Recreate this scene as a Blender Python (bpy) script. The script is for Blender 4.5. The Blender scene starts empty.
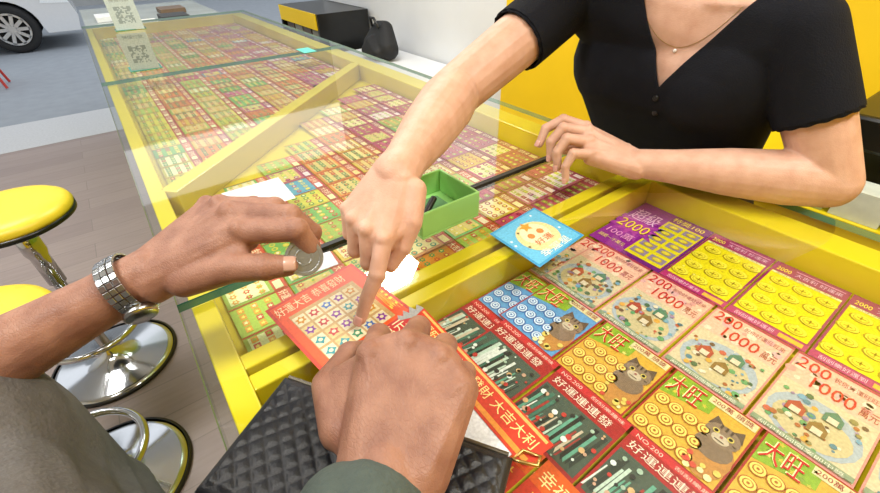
import bpy, bmesh, math, random
from mathutils import Matrix, Vector
from mathutils.bvhtree import BVHTree
SC=bpy.context.scene
rnd=random.Random(7)
V=Vector
# ------------------------------------------------------------------ camera
F=420.; PITCH=36.7; YAW=35.94; ROLL=-1.38; CZ=1.37
cd=bpy.data.cameras.new('camera'); cam=bpy.data.objects.new('camera',cd); SC.collection.objects.link(cam)
R=Matrix.Rotation(math.radians(-YAW),3,'Z')@Matrix.Rotation(math.radians(90-PITCH),3,'X')@Matrix.Rotation(math.radians(ROLL),3,'Z')
M=R.to_4x4(); M.translation=V((0,0,CZ)); cam.matrix_world=M
cd.lens=F/880*36; cd.sensor_width=36; cd.clip_start=.01
SC.camera=cam
SC.view_settings.view_transform='Standard'
# ------------------------------------------------------------------ helpers
def lin(c):
    return tuple(((x/12.92) if x<=.04045 else ((x+.055)/1.055)**2.4) for x in c)
def hx(s):
    s=s.lstrip('#'); return lin(tuple(int(s[i:i+2],16)/255 for i in (0,2,4)))
MATS={}
def mat(name,col,rough=.5,metal=0,var=.08,scale=30,bump=0,bscale=200,coat=0,emit=0,sss=0,spec=.5):
    if name in MATS: return MATS[name]
    if isinstance(col,str): col=hx(col)
    m=bpy.data.materials.new(name); m.use_nodes=True; nt=m.node_tree; b=nt.nodes['Principled BSDF']
    tc=nt.nodes.new('ShaderNodeTexCoord')
    if var>0:
        n=nt.nodes.new('ShaderNodeTexNoise'); n.inputs['Scale'].default_value=scale; n.inputs['Detail'].default_value=4
        nt.links.new(tc.outputs['Object'],n.inputs['Vector'])
        r=nt.nodes.new('ShaderNodeMapRange'); r.inputs[1].default_value=.3; r.inputs[2].default_value=.7; r.inputs[3].default_value=1-var; r.inputs[4].default_value=1+var
        nt.links.new(n.outputs[0],r.inputs[0])
        mx=nt.nodes.new('ShaderNodeVectorMath'); mx.operation='SCALE'; mx.inputs[0].default_value=col
        nt.links.new(r.outputs[0],mx.inputs['Scale']); nt.links.new(mx.outputs[0],b.inputs['Base Color'])
    else: b.inputs['Base Color'].default_value=(*col,1)
    b.inputs['Roughness'].default_value=rough; b.inputs['Metallic'].default_value=metal
    b.inputs['Coat Weight'].default_value=coat; b.inputs['Specular IOR Level'].default_value=spec
    if emit: b.inputs['Emission Color'].default_value=(*col,1); b.inputs['Emission Strength'].default_value=emit
    if bump:
        n=nt.nodes.new('ShaderNodeTexNoise'); n.inputs['Scale'].default_value=bscale; n.inputs['Detail'].default_value=3
        nt.links.new(tc.outputs['Object'],n.inputs['Vector'])
        bp=nt.nodes.new('ShaderNodeBump'); bp.inputs['Strength'].default_value=bump; bp.inputs['Distance'].default_value=.002
        nt.links.new(n.outputs[0],bp.inputs['Height']); nt.links.new(bp.outputs[0],b.inputs['Normal'])
    MATS[name]=m; return m
def empty(n,loc=(0,0,0)):
    o=bpy.data.objects.new(n,None); SC.collection.objects.link(o); o.location=loc; o.empty_display_size=.05; return o
def link(n,me,mats=(),parent=None,smooth=False):
    o=bpy.data.objects.new(n,me); SC.collection.objects.link(o)
    for m in mats: me.materials.append(m)
    if smooth:
        for p in me.polygons: p.use_smooth=True
    if parent: 
        o.parent=parent; o.matrix_parent_inverse=Matrix.Translation(-V(parent.location))
    return o
def fin(n,bm,mats,parent=None,smooth=False,bevel=0,seg=2):
    me=bpy.data.meshes.new(n); bm.normal_update(); bm.to_mesh(me); bm.free()
    if not isinstance(mats,(list,tuple)): mats=[mats]
    o=link(n,me,mats,parent,smooth)
    if bevel:
        b=o.modifiers.new('bevel','BEVEL'); b.width=bevel; b.segments=seg; b.limit_method='ANGLE'
    return o
def addbox(bm,x0,x1,y0,y1,z0,z1,mi=0,rot=None,at=None):
    r=bmesh.ops.create_cube(bm,size=1)
    for v in r['verts']:
        v.co=V(((x0+x1)/2+v.co.x*(x1-x0),(y0+y1)/2+v.co.y*(y1-y0),(z0+z1)/2+v.co.z*(z1-z0)))
        if rot: v.co=rot@v.co
        if at is not None: v.co=v.co+V(at)
    for f in {f for v in r['verts'] for f in v.link_faces}: f.material_index=mi
    return r['verts']
def box(n,x0,x1,y0,y1,z0,z1,m,parent=None,bevel=0):
    bm=bmesh.new(); addbox(bm,x0,x1,y0,y1,z0,z1); return fin(n,bm,m,parent,bevel=bevel)
def addlathe(bm,prof,c,seg=40,mi=0):
    rings=[]
    for r,z in prof:
        if r<1e-5: rings.append([bm.verts.new(V(c)+V((0,0,z)))])
        else: rings.append([bm.verts.new(V(c)+V((r*math.cos(2*math.pi*i/seg),r*math.sin(2*math.pi*i/seg),z))) for i in range(seg)])
    for a,b in zip(rings,rings[1:]):
        for i in range(seg):
            j=(i+1)%seg
            if len(a)==1 and len(b)==1: continue
            if len(a)==1: f=bm.faces.new((a[0],b[i],b[j]))
            elif len(b)==1: f=bm.faces.new((a[j],a[i],b[0]))
            else: f=bm.faces.new((a[i],b[i],b[j],a[j]))
            f.material_index=mi
def tube(n,pts,r,m,parent=None,cyc=False,res=6):
    cu=bpy.data.curves.new(n,'CURVE'); cu.dimensions='3D'; cu.bevel_depth=r; cu.bevel_resolution=res
    s=cu.splines.new('POLY'); s.points.add(len(pts)-1)
    for p,q in zip(s.points,pts): p.co=(*q,1)
    s.use_cyclic_u=cyc
    o=bpy.data.objects.new(n,cu); SC.collection.objects.link(o); dg=bpy.context.evaluated_depsgraph_get()
    me=bpy.data.meshes.new_from_object(o.evaluated_get(dg)); bpy.data.objects.remove(o)
    me.materials.clear()
    return link(n,me,[m],parent,True)
def hull(bm,sp,sub=2):
    tb=bmesh.new(); co=[]
    for p,r in sp:
        q=bmesh.new(); bmesh.ops.create_icosphere(q,subdivisions=sub,radius=r); co+=[v.co+V(p) for v in q.verts]; q.free()
    vs=[tb.verts.new(c) for c in co]
    bmesh.ops.convex_hull(tb,input=vs,use_existing_faces=False)
    bmesh.ops.delete(tb,geom=[v for v in tb.verts if not v.link_faces],context='VERTS')
    me=bpy.data.meshes.new('tmp'); tb.to_mesh(me); tb.free(); bm.from_mesh(me); bpy.data.meshes.remove(me)
def chain(bm,pts,sub=2):
    for a,b in zip(pts,pts[1:]): hull(bm,[a,b],sub)
def organic(n,bm,m,parent,vox=.002,smooth=6):
    me=bpy.data.meshes.new(n); bm.to_mesh(me); bm.free()
    o=bpy.data.objects.new(n,me); SC.collection.objects.link(o)
    r=o.modifiers.new('r','REMESH'); r.mode='VOXEL'; r.voxel_size=vox
    s=o.modifiers.new('s','SMOOTH'); s.factor=.5; s.iterations=smooth
    dg=bpy.context.evaluated_depsgraph_get(); me2=bpy.data.meshes.new_from_object(o.evaluated_get(dg)); bpy.data.objects.remove(o)
    me2.name=n
    return link(n,me2,[m] if m else [],parent,True)
def caster(o):
    me=o.data; t=BVHTree.FromPolygons([v.co for v in me.vertices],[tuple(p.vertices) for p in me.polygons])
    return lambda p,d: t.ray_cast(V(p),V(d))[0]
# ------------------------------------------------------------------ printed matter
def print_mat():
    m=bpy.data.materials.new('printed_card'); m.use_nodes=True; nt=m.node_tree; b=nt.nodes['Principled BSDF']
    a=nt.nodes.new('ShaderNodeAttribute'); a.attribute_name='Col'
    tc=nt.nodes.new('ShaderNodeTexCoord'); n=nt.nodes.new('ShaderNodeTexNoise'); n.inputs['Scale'].default_value=320; n.inputs['Detail'].default_value=4
    nt.links.new(tc.outputs['Object'],n.inputs['Vector'])
    r=nt.nodes.new('ShaderNodeMapRange'); r.inputs[1].default_value=.3; r.inputs[2].default_value=.7; r.inputs[3].default_value=.80; r.inputs[4].default_value=1.08
    nt.links.new(n.outputs[0],r.inputs[0])
    mx=nt.nodes.new('ShaderNodeVectorMath'); mx.operation='SCALE'
    nt.links.new(a.outputs['Color'],mx.inputs[0]); nt.links.new(r.outputs[0],mx.inputs['Scale']); nt.links.new(mx.outputs[0],b.inputs['Base Color'])
    b.inputs['Roughness'].default_value=.4
    return m
PM=print_mat()
TXT={}
def textgeo(s):
    if s in TXT: return TXT[s]
    cu=bpy.data.curves.new('t','FONT'); cu.body=s; cu.size=1; cu.resolution_u=2
    o=bpy.data.objects.new('t',cu); SC.collection.objects.link(o); dg=bpy.context.evaluated_depsgraph_get()
    me=bpy.data.meshes.new_from_object(o.evaluated_get(dg)); bpy.data.objects.remove(o)
    vs=[(v.co.x,v.co.y) for v in me.vertices]; fs=[tuple(p.vertices) for p in me.polygons]
    x0=min(v[0] for v in vs); x1=max(v[0] for v in vs); y0=min(v[1] for v in vs); y1=max(v[1] for v in vs)
    vs=[((x-x0)/(x1-x0),(y-y0)/(y1-y0)) for x,y in vs]
    TXT[s]=(vs,fs); bpy.data.meshes.remove(me); return TXT[s]
class Printer:
    def __init__(s): s.v=[];s.f=[];s.c=[];s.frame((0,0,0),(1,0,0),(0,1,0))
    def frame(s,o,u,v):
        s.o=V(o); s.u=V(u).normalized(); s.w=V(v).normalized(); s.n=s.u.cross(s.w)
    def poly(s,pts,col,L=0):
        if isinstance(col,str): col=hx(col)
        i=len(s.v); s.v+=[s.o+s.u*a+s.w*b+s.n*(L*.00025) for a,b in pts]; s.f.append(tuple(range(i,i+len(pts)))); s.c.append(col)
    def rect(s,a,b,c,d,col,L=0): s.poly([(a,c),(b,c),(b,d),(a,d)],col,L)
    def disc(s,a,b,r,col,L=0,n=12,ry=None):
        ry=ry or r; s.poly([(a+r*math.cos(6.2832*i/n),b+ry*math.sin(6.2832*i/n)) for i in range(n)],col,L)
    def star(s,a,b,r,col,L=0,n=5,k=.45):
        s.poly([(a-(r if i%2==0 else r*k)*math.sin(math.pi*i/n),b+(r if i%2==0 else r*k)*math.cos(math.pi*i/n)) for i in range(2*n)],col,L)
    def text(s,t,a,b,w,h,col,L=1,vert=False):
        if isinstance(col,str): col=hx(col)
        vs,fs=textgeo(t); i=len(s.v)
        s.v+=[s.o+s.u*(a+x*w)+s.w*(b+y*h)+s.n*(L*.00025) for x,y in vs]
        for f in fs: s.f.append(tuple(k+i for k in f)); s.c.append(col)
    def out(s,name,parent=None,mats=None):
        me=bpy.data.meshes.new(name); me.from_pydata([tuple(v) for v in s.v],[],s.f)
        at=me.color_attributes.new('Col','FLOAT_COLOR','CORNER'); buf=[]
        for p,c in zip(me.polygons,s.c): buf+=[c[0],c[1],c[2],1]*len(p.vertices)
        at.data.foreach_set('color',buf)
        return link(name,me,[PM],parent)
J=lambda a,b:rnd.uniform(a,b)
def t_purple(p,W,H):
    p.rect(0,W,0,H,'#941560'); p.rect(.003,W-.003,.016,H*.83,'#e0d00c',1)
    p.text('2000',W*.06,H*.865,W*.2,H*.06,'#ffe94a',2); p.text('大吉利 好運來',W*.32,H*.865,W*.62,H*.06,'#e9b9d6',2); p.rect(W*.3,W*.95,H*.94,H*.955,'#d98ab4',2)
    p.rect(.004,W-.003,H*.80,H*.825,'#e9e6b0',2); p.text('刮中獎金大吉大利',W*.1,H*.803,W*.8,H*.018,'#7a5a10',3)
    for i in range(3):
        for j in range(4):
            a=W*(.19+.31*i)+(.003 if j%2 else -.003); b=.030+j*H*.172
            p.disc(a,b,.0125,'#a38a06',2,14,.0100); p.disc(a+.0006,b+.0008,.0112,'#efe040',3,14,.0088); p.disc(a,b,.0085,'#bda20e',4,12,.0066); p.disc(a,b,.0076,'#e8d832',5,12,.0058); p.rect(a-.0045,a+.0045,b-.0008,b+.0008,'#a8900e',6); p.rect(a-.0008,a+.0008,b-.004,b+.004,'#a8900e',6)
    for k in range(14): p.star(J(.1,.9)*W,J(.12,.78)*H,J(.0015,.003),rnd.choice(['#f4ee8a','#c9b010']),2)
    p.rect(0,W,0,.014,'#b0286c',2); p.text('刮刮樂好運到',W*.1,.003,W*.5,.008,'#f0c0d6',3); p.rect(W*.66,W*.95,.003,.011,'#e0b040',3)
def t_purple_big(p,W,H):
    p.rect(0,W,0,H,'#701278'); p.rect(0,W*.48,0,H,'#8c1c90',1)
    p.star(W*.25,H*.5,.05,'#a034a0',2,12,.6); p.star(W*.25,H*.5,.035,'#b848a8',3,12,.6)
    p.text('2000',W*.04,H*.40,W*.42,H*.16,'#ffe63c',5); p.text('2000',W*.04+.001,H*.395,W*.42,H*.16,'#7a1030',4); p.text('超級',W*.05,H*.60,W*.38,H*.24,'#f4c0ea',5)
    p.text('100萬',W*.06,H*.2,W*.36,H*.12,'#f0a0d8',4); p.text('頭獎一千萬元',W*.05,H*.09,W*.38,H*.06,'#e8d080',4)
    p.rect(W*.48,W-.004,.01,H*.84,'#e0d010',1); p.text('特獎100',W*.5,H*.87,W*.42,H*.09,'#ffe94a',3)
    for j in range(5): 
        for i in range(2): p.rect(W*(.51+i*.24),W*(.71+i*.24),.018+j*.025,.034+j*.025,'#8f7f9e',2); p.disc(W*(.61+i*.24),.026+j*.025,.008,'#b8a030',3,12,.006); p.disc(W*(.61+i*.24),.026+j*.025,.006,'#e0cc40',4,12,.004)
def t_pastel(p,W,H):
    p.rect(0,W,0,H,'#d88a84'); p.rect(.002,W-.002,.003,H*.62,'#cfbf9e',1); p.rect(.002,W-.002,H*.62,H*.97,'#e6b49e',1)
    for k in range(22): p.disc(J(.03,.97)*W,J(.64,.95)*H,J(.002,.006),rnd.choice(['#ecc8b4','#d89a90','#dca8a8','#ecd2ba']),2,8)
    p.text('200',W*.06,H*.82,W*.34,H*.13,'#cc1e2a',4); p.text('1000',W*.28,H*.65,W*.44,H*.14,'#c42428',4)
    p.text('萬元',W*.76,H*.66,W*.18,H*.10,'#a03a38',3); p.text('祝你好運旺旺來',W*.44,H*.86,W*.50,H*.06,'#a85058',3)
    p.disc(W*.5,H*.30,W*.45,'#a4b0ba',2,18,H*.26); p.disc(W*.5,H*.27,W*.38,'#c6b68c',3,18,H*.19)
    for k in range(60):
        a=J(.08,.92)*W;b=J(.06,.56)*H
        p.disc(a,b,J(.001,.0042),rnd.choice(['#5f9a66','#6f9fb8','#a8603a','#e0d4bc','#c0604c','#4f7f90','#8a8050','#6a5040','#4e6a4c','#9a80a0','#d8a048']),4+k%4,7)
    for hx_,hy,c in ((.3,.30,'#a84a3a'),(.55,.22,'#8a6a3a'),(.62,.40,'#4a7a64')):
        p.poly([(W*(hx_-.09),H*hy),(W*(hx_+.09),H*hy),(W*(hx_+.09),H*(hy+.08)),(W*hx_,H*(hy+.14)),(W*(hx_-.09),H*(hy+.08))],c,9); p.rect(W*(hx_-.05),W*(hx_+.05),H*hy,H*(hy+.06),'#d8c8ae',10)
    p.rect(0,W,H*.97,H,'#b43a54',2); p.rect(.002,W-.002,.003,H*.07,'#86967a',8); p.text('刮中相同圖案即中獎',W*.1,H*.015,W*.8,H*.04,'#e8e4d0',9)
def cat(p,a,b,s):
    p.poly([(a-s,b+s*.3),(a-s*.8,b+s*1.25),(a-s*.25,b+s*.8)],'#5f4c3d',5); p.poly([(a+s*.25,b+s*.8),(a+s*.8,b+s*1.25),(a+s,b+s*.3)],'#5f4c3d',5)
    p.disc(a,b-s*1.1,s*1.05,'#7d6754',5,16,s*.9)
    p.disc(a,b,s,'#86705c',6,16,s*.85); p.disc(a,b-s*.3,s*.5,'#c2b29a',7,12,s*.38)
    for k in(-1,1): p.disc(a+k*s*.42,b+s*.12,s*.2,'#d0bc60',8,8); p.disc(a+k*s*.42,b+s*.12,s*.12,'#15110e',9,8); p.rect(a+k*s*.75-s*.12,a+k*s*.75+s*.12,b-s*.2,b-s*.15,'#4a3a30',9)
    p.disc(a,b-s*.15,s*.1,'#a06058',9,6); p.rect(a-s*.28,a+s*.28,b-s*.5,b-s*.44,'#4a3a30',9)
    for q in(-.3,0,.3): p.rect(a+s*q-s*.06,a+s*q+s*.06,b+s*.45,b+s*.8,'#4a3a30',8)
def t_cat(p,W,H,blue=False):
    base='#5c98cc' if blue else '#d2a43a'
    p.rect(0,W,0,H,'#a02424'); p.rect(.002,W-.002,.002,H-.002,base,1)
    p.poly([(.002,H*.6),(W*.55,H*.72),(W*.55,H-.002),(.002,H-.002)],'#86a82c',2)
    for k in range(18): p.star(J(.04,.5)*W,J(.68,.95)*H,J(.002,.004),rnd.choice(['#c8b840','#7f9a38','#e0d070']),3)
    p.text('大旺',W*.05,H*.66,W*.38,H*.28,'#c8101c',6); p.text('大旺',W*.05-.001,H*.668,W*.38,H*.28,'#fff0b0',5)
    for i in range(4):
        for j in range(3):
            a=W*(.12+.165*i); b=H*(.12+.2*j)
            c=('#2a58a8','#cfe0f0') if blue else ('#a86018','#ecd068')
            p.disc(a,b,.0078,c[0],4,14); p.disc(a,b,.0066,c[1],5,14); p.disc(a,b,.0046,c[0],6,10); p.disc(a,b,.0036,c[1],7,10); p.disc(a,b,.0015,c[0],8,6)
    p.disc(W*.8,H*.3,W*.19,'#b98040',4,14,H*.28); cat(p,W*.77,H*.58,W*.18)
    for k in range(8): p.disc(J(.62,.96)*W,J(.05,.25)*H,J(.002,.004),rnd.choice(['#d8c060','#c84a3a','#e8d8a0']),8,8)
    p.rect(W*.46,W-.003,H*.87,H-.003,'#d9cf9e',3); p.text('200萬 頭獎',W*.49,H*.89,W*.44,H*.07,'#a02a2a',4)
def t_dark(p,W,H):
    p.rect(0,W,0,H,'#a01c24'); p.rect(0,W,H*.90,H,'#c02630',1)
    p.text('好運連連發',W*.06,H*.75,W*.8,H*.12,'#f0dcc8',2); p.text('NO.200',W*.06,H*.92,W*.3,H*.05,'#eac8b8',2); p.text('刮刮樂趣味',W*.5,H*.92,W*.44,H*.05,'#eac8b8',2)
    p.rect(.003,W-.003,.004,H*.70,'#445248',1)
    for k in range(22):
        a=W*(.03+.04*k)-.002; c=rnd.choice(['#bcd0c2','#5f9e88','#1c1f20','#c8b8a0','#9a2f2c','#d9dfd9','#3c6f5e','#2c3632'])
        q=J(.5,1.1); h=H*.66*min(q,1)
        p.poly([(a,.006+J(0,.01)),(a+W*.035*q,.008),(min(a+W*.10*q,W-.004),h),(min(a+W*.05,W-.005),h)],c,2+k%3)
    for k in range(34): p.disc(J(.05,.93)*W,J(.05,.66)*H,J(.001,.0034),rnd.choice(['#e0e8e2','#b83530','#2a2a2a','#9fb7a4','#d0a878','#c9a088']),6,7)
def t_orange(p,W,H):
    p.rect(0,W,0,H,'#d0331c'); p.rect(0,W,H*.72,H,'#e05a18',1); p.text('幸福旺旺來',W*.06,H*.76,W*.86,H*.17,'#ffe9a0',2)
    p.rect(.003,W-.003,.004,H*.5,'#dcbc9c',1); p.text('恭喜發財',W*.1,H*.53,W*.8,H*.15,'#ffd04a',2)
    for i in range(6):
        for j in range(3): p.disc(W*(.1+.16*i),H*(.1+.15*j),.006,rnd.choice(['#c9402c','#d0923a','#b23a5a','#d9d0b0']),2,9); p.disc(W*(.1+.16*i),H*(.1+.15*j),.003,'#f0e0a0',3,7)
def t_strip(p,W,H,pal):
    b,h,d,e=pal; f=J(.82,1.1)
    bb=tuple(x*f for x in hx(b))
    p.rect(0,W,0,H,bb); p.rect(0,W,H*.76,H,h,1); p.text(rnd.choice(['大吉利','發財樂','好運到','金旺來']),W*.05,H*.79,W*.5,H*.16,'#fff2c8',2)
    p.rect(W*.62,W*.95,H*.80,H*.94,e,2); p.rect(0,.0018,0,H,h,3)
    p.rect(W*.08,W*.92,H*.06,H*.70,rnd.choice([e,bb,bb,'#d8c070']),2)
    sty=rnd.randrange(3)
    for i in range(4):
        for j in range(3): 
            a=W*(.17+.22*i); c=H*(.15+.22*j); rr=min(W*.09,H*.09); k=rnd.choice([d,d,h]); k2=rnd.choice([e,'#f0e060',b])
            if sty==0: p.disc(a,c,rr,k,3,8); p.disc(a,c,rr*.55,k2,4,6)
            elif sty==1: p.rect(a-rr,a+rr,c-rr*.8,c+rr*.8,k,3); p.star(a,c,rr*.7,k2,4)
            else: p.star(a,c,rr*1.1,k,3,6,.6); p.disc(a,c,rr*.4,k2,4,6)
PAL=[('#ccc63c','#b03a26','#3f8f42','#e6e0a8'),('#c04060','#a01848','#a8c03c','#ecdca0'),('#dc8420','#bc3818','#2f8448','#ecd484'),('#74b054','#c8501c','#dcc83c','#ecdcb4'),
     ('#dcb82c','#a8383e','#c85828','#ece0a8'),('#a4c044','#c84c24','#e0a028','#e0ecb0'),('#c45e78','#981850','#b0cc48','#ecd8d8'),('#58a0b8','#c03a30','#e8d040','#e0ecec')]
def frame_t(p,xmin,ymax,z): p.frame((xmin,ymax,z),(0,-1,0),(1,0,0))
# ------------------------------------------------------------------ ROOM
white=mat('white_paint','#dfe2e6',.7,var=.03,scale=3); yel=mat('yellow_lacquer','#dcc816',.35,var=.05,scale=6,coat=.2)
yelw=mat('yellow_wall_paint','#f2cc0c',.6,var=.04,scale=3)
def floor_mat():
    m=bpy.data.materials.new('floor_planks'); m.use_nodes=True; nt=m.node_tree; b=nt.nodes['Principled BSDF']
    tc=nt.nodes.new('ShaderNodeTexCoord'); br=nt.nodes.new('ShaderNodeTexBrick'); br.inputs['Scale'].default_value=1; br.offset=.4
    br.inputs['Color1'].default_value=(*hx('#978985'),1); br.inputs['Color2'].default_value=(*hx('#8a7c79'),1); br.inputs['Mortar'].default_value=(*hx('#7d726f'),1)
    br.inputs['Mortar Size'].default_value=.002; br.inputs['Brick Width'].default_value=1.1; br.inputs['Row Height'].default_value=.16
    nt.links.new(tc.outputs['Object'],br.inputs['Vector'])
    n=nt.nodes.new('ShaderNodeTexNoise'); n.inputs['Scale'].default_value=6; n.inputs['Detail'].default_value=8
    mp=nt.nodes.new('ShaderNodeMapping'); mp.inputs['Scale'].default_value=(1,10,1); nt.links.new(tc.outputs['Object'],mp.inputs['Vector']); nt.links.new(mp.outputs[0],n.inputs['Vector'])
    r=nt.nodes.new('ShaderNodeMapRange'); r.inputs[3].default_value=.82; r.inputs[4].default_value=1.18; nt.links.new(n.outputs[0],r.inputs[0])
    mx=nt.nodes.new('ShaderNodeVectorMath'); mx.operation='SCALE'; nt.links.new(br.outputs[0],mx.inputs[0]); nt.links.new(r.outputs[0],mx.inputs['Scale']); nt.links.new(mx.outputs[0],b.inputs['Base Color'])
    b.inputs['Roughness'].default_value=.4; return m
box('floor',-3.2,2.1,-2,4.7,-.1,0,floor_mat())
box('trim_threshold',-3.2,2.1,4.7,5.5,-.1,.002,mat('granite_step','#b9bcc0',.5,var=.08,scale=60))
box('street',-14,14,5.5,22,-.1,-.0,mat('asphalt_grey','#8b929a',.8,var=.06,scale=8))
box('wall_right',2.0,2.1,-2,4.7,0,2.8,white)
box('wall_left',-3.3,-3.2,-2,4.7,0,2.8,white)
box('wall_back',-3.3,2.1,-2.1,-2,0,2.8,yelw)
box('ceiling',-3.3,2.1,-2.1,4.7,2.8,2.9,white)
box('trim_yellow_panel',1.985,2.0,-2,2.02,.0,2.8,yelw)
box('wall_opposite_building',-14,14,16,16.3,0,6,mat('building_grey','#9a9c9c',.8,var=.15,scale=1.2))
pan=mat('lamp_diffuser','#ffffff',.5,var=0,emit=2.5)
for i,(x,y) in enumerate([(-.9,.4),(.9,-.5),(-.9,2.6),(1.0,2.2)]):
    e=empty('ceiling_lamp' if i==0 else 'ceiling_lamp.%03d'%i,(x,y,2.78))
    box('diffuser',x-.55,x+.55,y-.15,y+.15,2.775,2.795,pan,e)
    ld=bpy.data.lights.new('tube_light','AREA'); ld.shape='RECTANGLE'; ld.size=1.1; ld.size_y=.3; ld.energy=36; ld.color=(1,.97,.915)
    lo=bpy.data.objects.new('tube_light',ld); SC.collection.objects.link(lo); lo.location=(0,0,-.02); lo.parent=e
w=bpy.data.worlds.new('world'); SC.world=w; w.use_nodes=True; bg=w.node_tree.nodes['Background']; bg.inputs[0].default_value=(.93,.96,1,1); bg.inputs[1].default_value=1.35
# ------------------------------------------------------------------ COUNTER
CY0,CY1,CX0,CX1=-.62,3.05,-.042,.775
ctr=empty('display_counter',(.36,1.2,0))
bm=bmesh.new()
addbox(bm,.0,.75,CY0,CY1,.0,.945)
addbox(bm,-.03,.755,CY0+.005,CY1-.005,.945,.957)
for (a,b,c,d) in [(-.03,-.004,CY0+.005,CY1-.005),(.70,.755,CY0+.005,CY1-.005),(-.004,.70,.315,.337),(-.004,.70,.347,.369),(-.004,.70,CY1-.03,CY1-.005),(-.004,.70,CY0+.005,CY0+.03)]:
    addbox(bm,a,b,c,d,.957,1.008)
d=V((.70,.62)); L=d.length; ang=math.atan2(d.y,d.x)
addbox(bm,0,L,-.018,.018,.957,1.008,rot=Matrix.Rotation(ang,3,'Z'),at=(0,.83,0))
fin('cabinet',bm,yel,ctr,bevel=.002)
def glass_mat(name,tint,k=.95,base=.055):
    m=bpy.data.materials.new(name); m.use_nodes=True; nt=m.node_tree; nt.nodes.clear()
    o=nt.nodes.new('ShaderNodeOutputMaterial'); mx=nt.nodes.new('ShaderNodeMixShader'); t=nt.nodes.new('ShaderNodeBsdfTransparent'); g=nt.nodes.new('ShaderNodeBsdfGlossy')
    t.inputs[0].default_value=(*tint,1); g.inputs['Roughness'].default_value=.03; lw=nt.nodes.new('ShaderNodeLayerWeight'); lw.inputs[0].default_value=.5
    p=nt.nodes.new('ShaderNodeMath'); p.operation='POWER'; p.inputs[1].default_value=3.2; q=nt.nodes.new('ShaderNodeMath'); q.operation='MULTIPLY_ADD'; q.inputs[1].default_value=k; q.inputs[2].default_value=base
    nt.links.new(lw.outputs['Facing'],p.inputs[0]); nt.links.new(p.outputs[0],q.inputs[0]); nt.links.new(q.outputs[0],mx.inputs[0])
    nt.links.new(t.outputs[0],mx.inputs[1]); nt.links.new(g.outputs[0],mx.inputs[2]); nt.links.new(mx.outputs[0],o.inputs[0]); return m
GL=glass_mat('clear_glass',(.95,.985,.965)); GE=mat('glass_edge_green','#4c9486',.15,var=.1,scale=15)
GS=glass_mat('green_glass',(.62,.86,.78))
def plate(n,x0,x1,y0,y1,z0,z1,parent):
    bm=bmesh.new(); addbox(bm,x0,x1,y0,y1,z0,z1); bm.normal_update()
    bmesh.ops.delete(bm,geom=[f for f in bm.faces if f.normal.z<-.5],context='FACES_ONLY')
    for f in bm.faces: f.material_index=0 if abs(f.normal.z)>.5 else 1
    return fin(n,bm,[GL,GE],parent)
plate('glass_top_1',CX0,CX1,CY0,.478,1.010,1.02,ctr); plate('glass_top_2',CX0,CX1,.481,1.70,1.010,1.02,ctr); plate('glass_top_3',CX0,CX1,1.703,CY1,1.010,1.02,ctr)
box('glass_seam_gasket',.10,.63,.4755,.4840,1.013,1.0232,mat('black_rubber','#181a1a',.5),ctr)
bm=bmesh.new()
vs=[bm.verts.new(c) for c in [(-.042,CY0,1.012),(-.042,CY1,1.012),(-.085,CY1,.6),(-.085,CY0,.6)]]; bm.faces.new(vs)
fin('glass_front',bm,GS,ctr)
zt=.966
P=Printer(); 
frame_t(P,.530,.312,zt); t_purple_big(P,.123,.166)
for k in range(8): frame_t(P,.530,.188-k*.0925,zt); t_purple(P,.090,.166)
frame_t(P,.389,.3125,zt-.002); t_pastel(P,.089,.137); frame_t(P,.286,.3125,zt-.002); t_cat(P,.0895,.101,True); frame_t(P,.193,.3125,zt-.001); t_dark(P,.0895,.092); frame_t(P,.096,.3125,zt+.001); t_orange(P,.0895,.096)
for k in range(9): frame_t(P,.389,.288-.0925*k,zt+.002); t_pastel(P,.089,.137)
for k in range(9): frame_t(P,.286,.268-.0925*k,zt+.004); t_cat(P,.0895,.101,k==0)
for k in range(9): frame_t(P,.193,.2555-.0925*k,zt+.006); t_dark(P,.0895,.092)
for k in range(9): frame_t(P,.096,.2555-.0925*k+.03,zt+.008); t_orange(P,.0895,.096)
for k in range(9): frame_t(P,.002,.2555-.0925*k+.03,zt+.010); t_cat(P,.0895,.092,k%3==0)
P.out('scratch_tickets',ctr)
P=Printer()
for r in range(8):
    x=.006+r*.0862; ps=[[5,3],[3,5],[0,3],[2,0],[4,2],[1,4],[6,1],[1,6]][r]
    y=.378; k=0
    while y<3.0:
        py=.062; lim=.83+(x+.04)*.9
        if not (lim-.078<y+py*.5<lim+.078) and y+py<3.0:
            k+=1; idx=rnd.choices([ps[0],ps[1],rnd.randrange(8)],[.62,.23,.15])[0]
            if y>lim: 
                qs=[[0,3],[2,4],[5,0],[3,2],[4,0],[2,6],[6,4],[4,6]][r]; idx=rnd.choices([qs[0],qs[1],rnd.randrange(8)],[.6,.22,.18])[0]
            frame_t(P,x,y+py,zt-.004+.0006*r); t_strip(P,py-.002,.084,PAL[idx])
        y+=py
P.out('scratch_tickets_small',ctr)
sd_=empty('service_desk',(.36,3.8,0)); box('carcass',.0,.74,3.10,4.55,0,.93,yel,sd_); box('desk_top',-.03,.76,3.08,4.57,.93,.955,mat('grey_laminate','#a9b2b0',.25,var=.1,scale=5),sd_)
for k,(a,b,c) in enumerate([(.25,3.3,'#e8e8e2'),(.45,3.5,'#2b2d30'),(.12,3.8,'#dfe4e6'),(.5,3.9,'#6d5a48')]):
    e=empty('leaflet_stack' if k==0 else 'leaflet_stack.%03d'%k,(a,b,.955)); box('sheets',a-.08,a+.08,b-.1,b+.1,.9555,.985,mat('leaflet_%d'%k,c,.6),e,bevel=.002)
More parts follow.
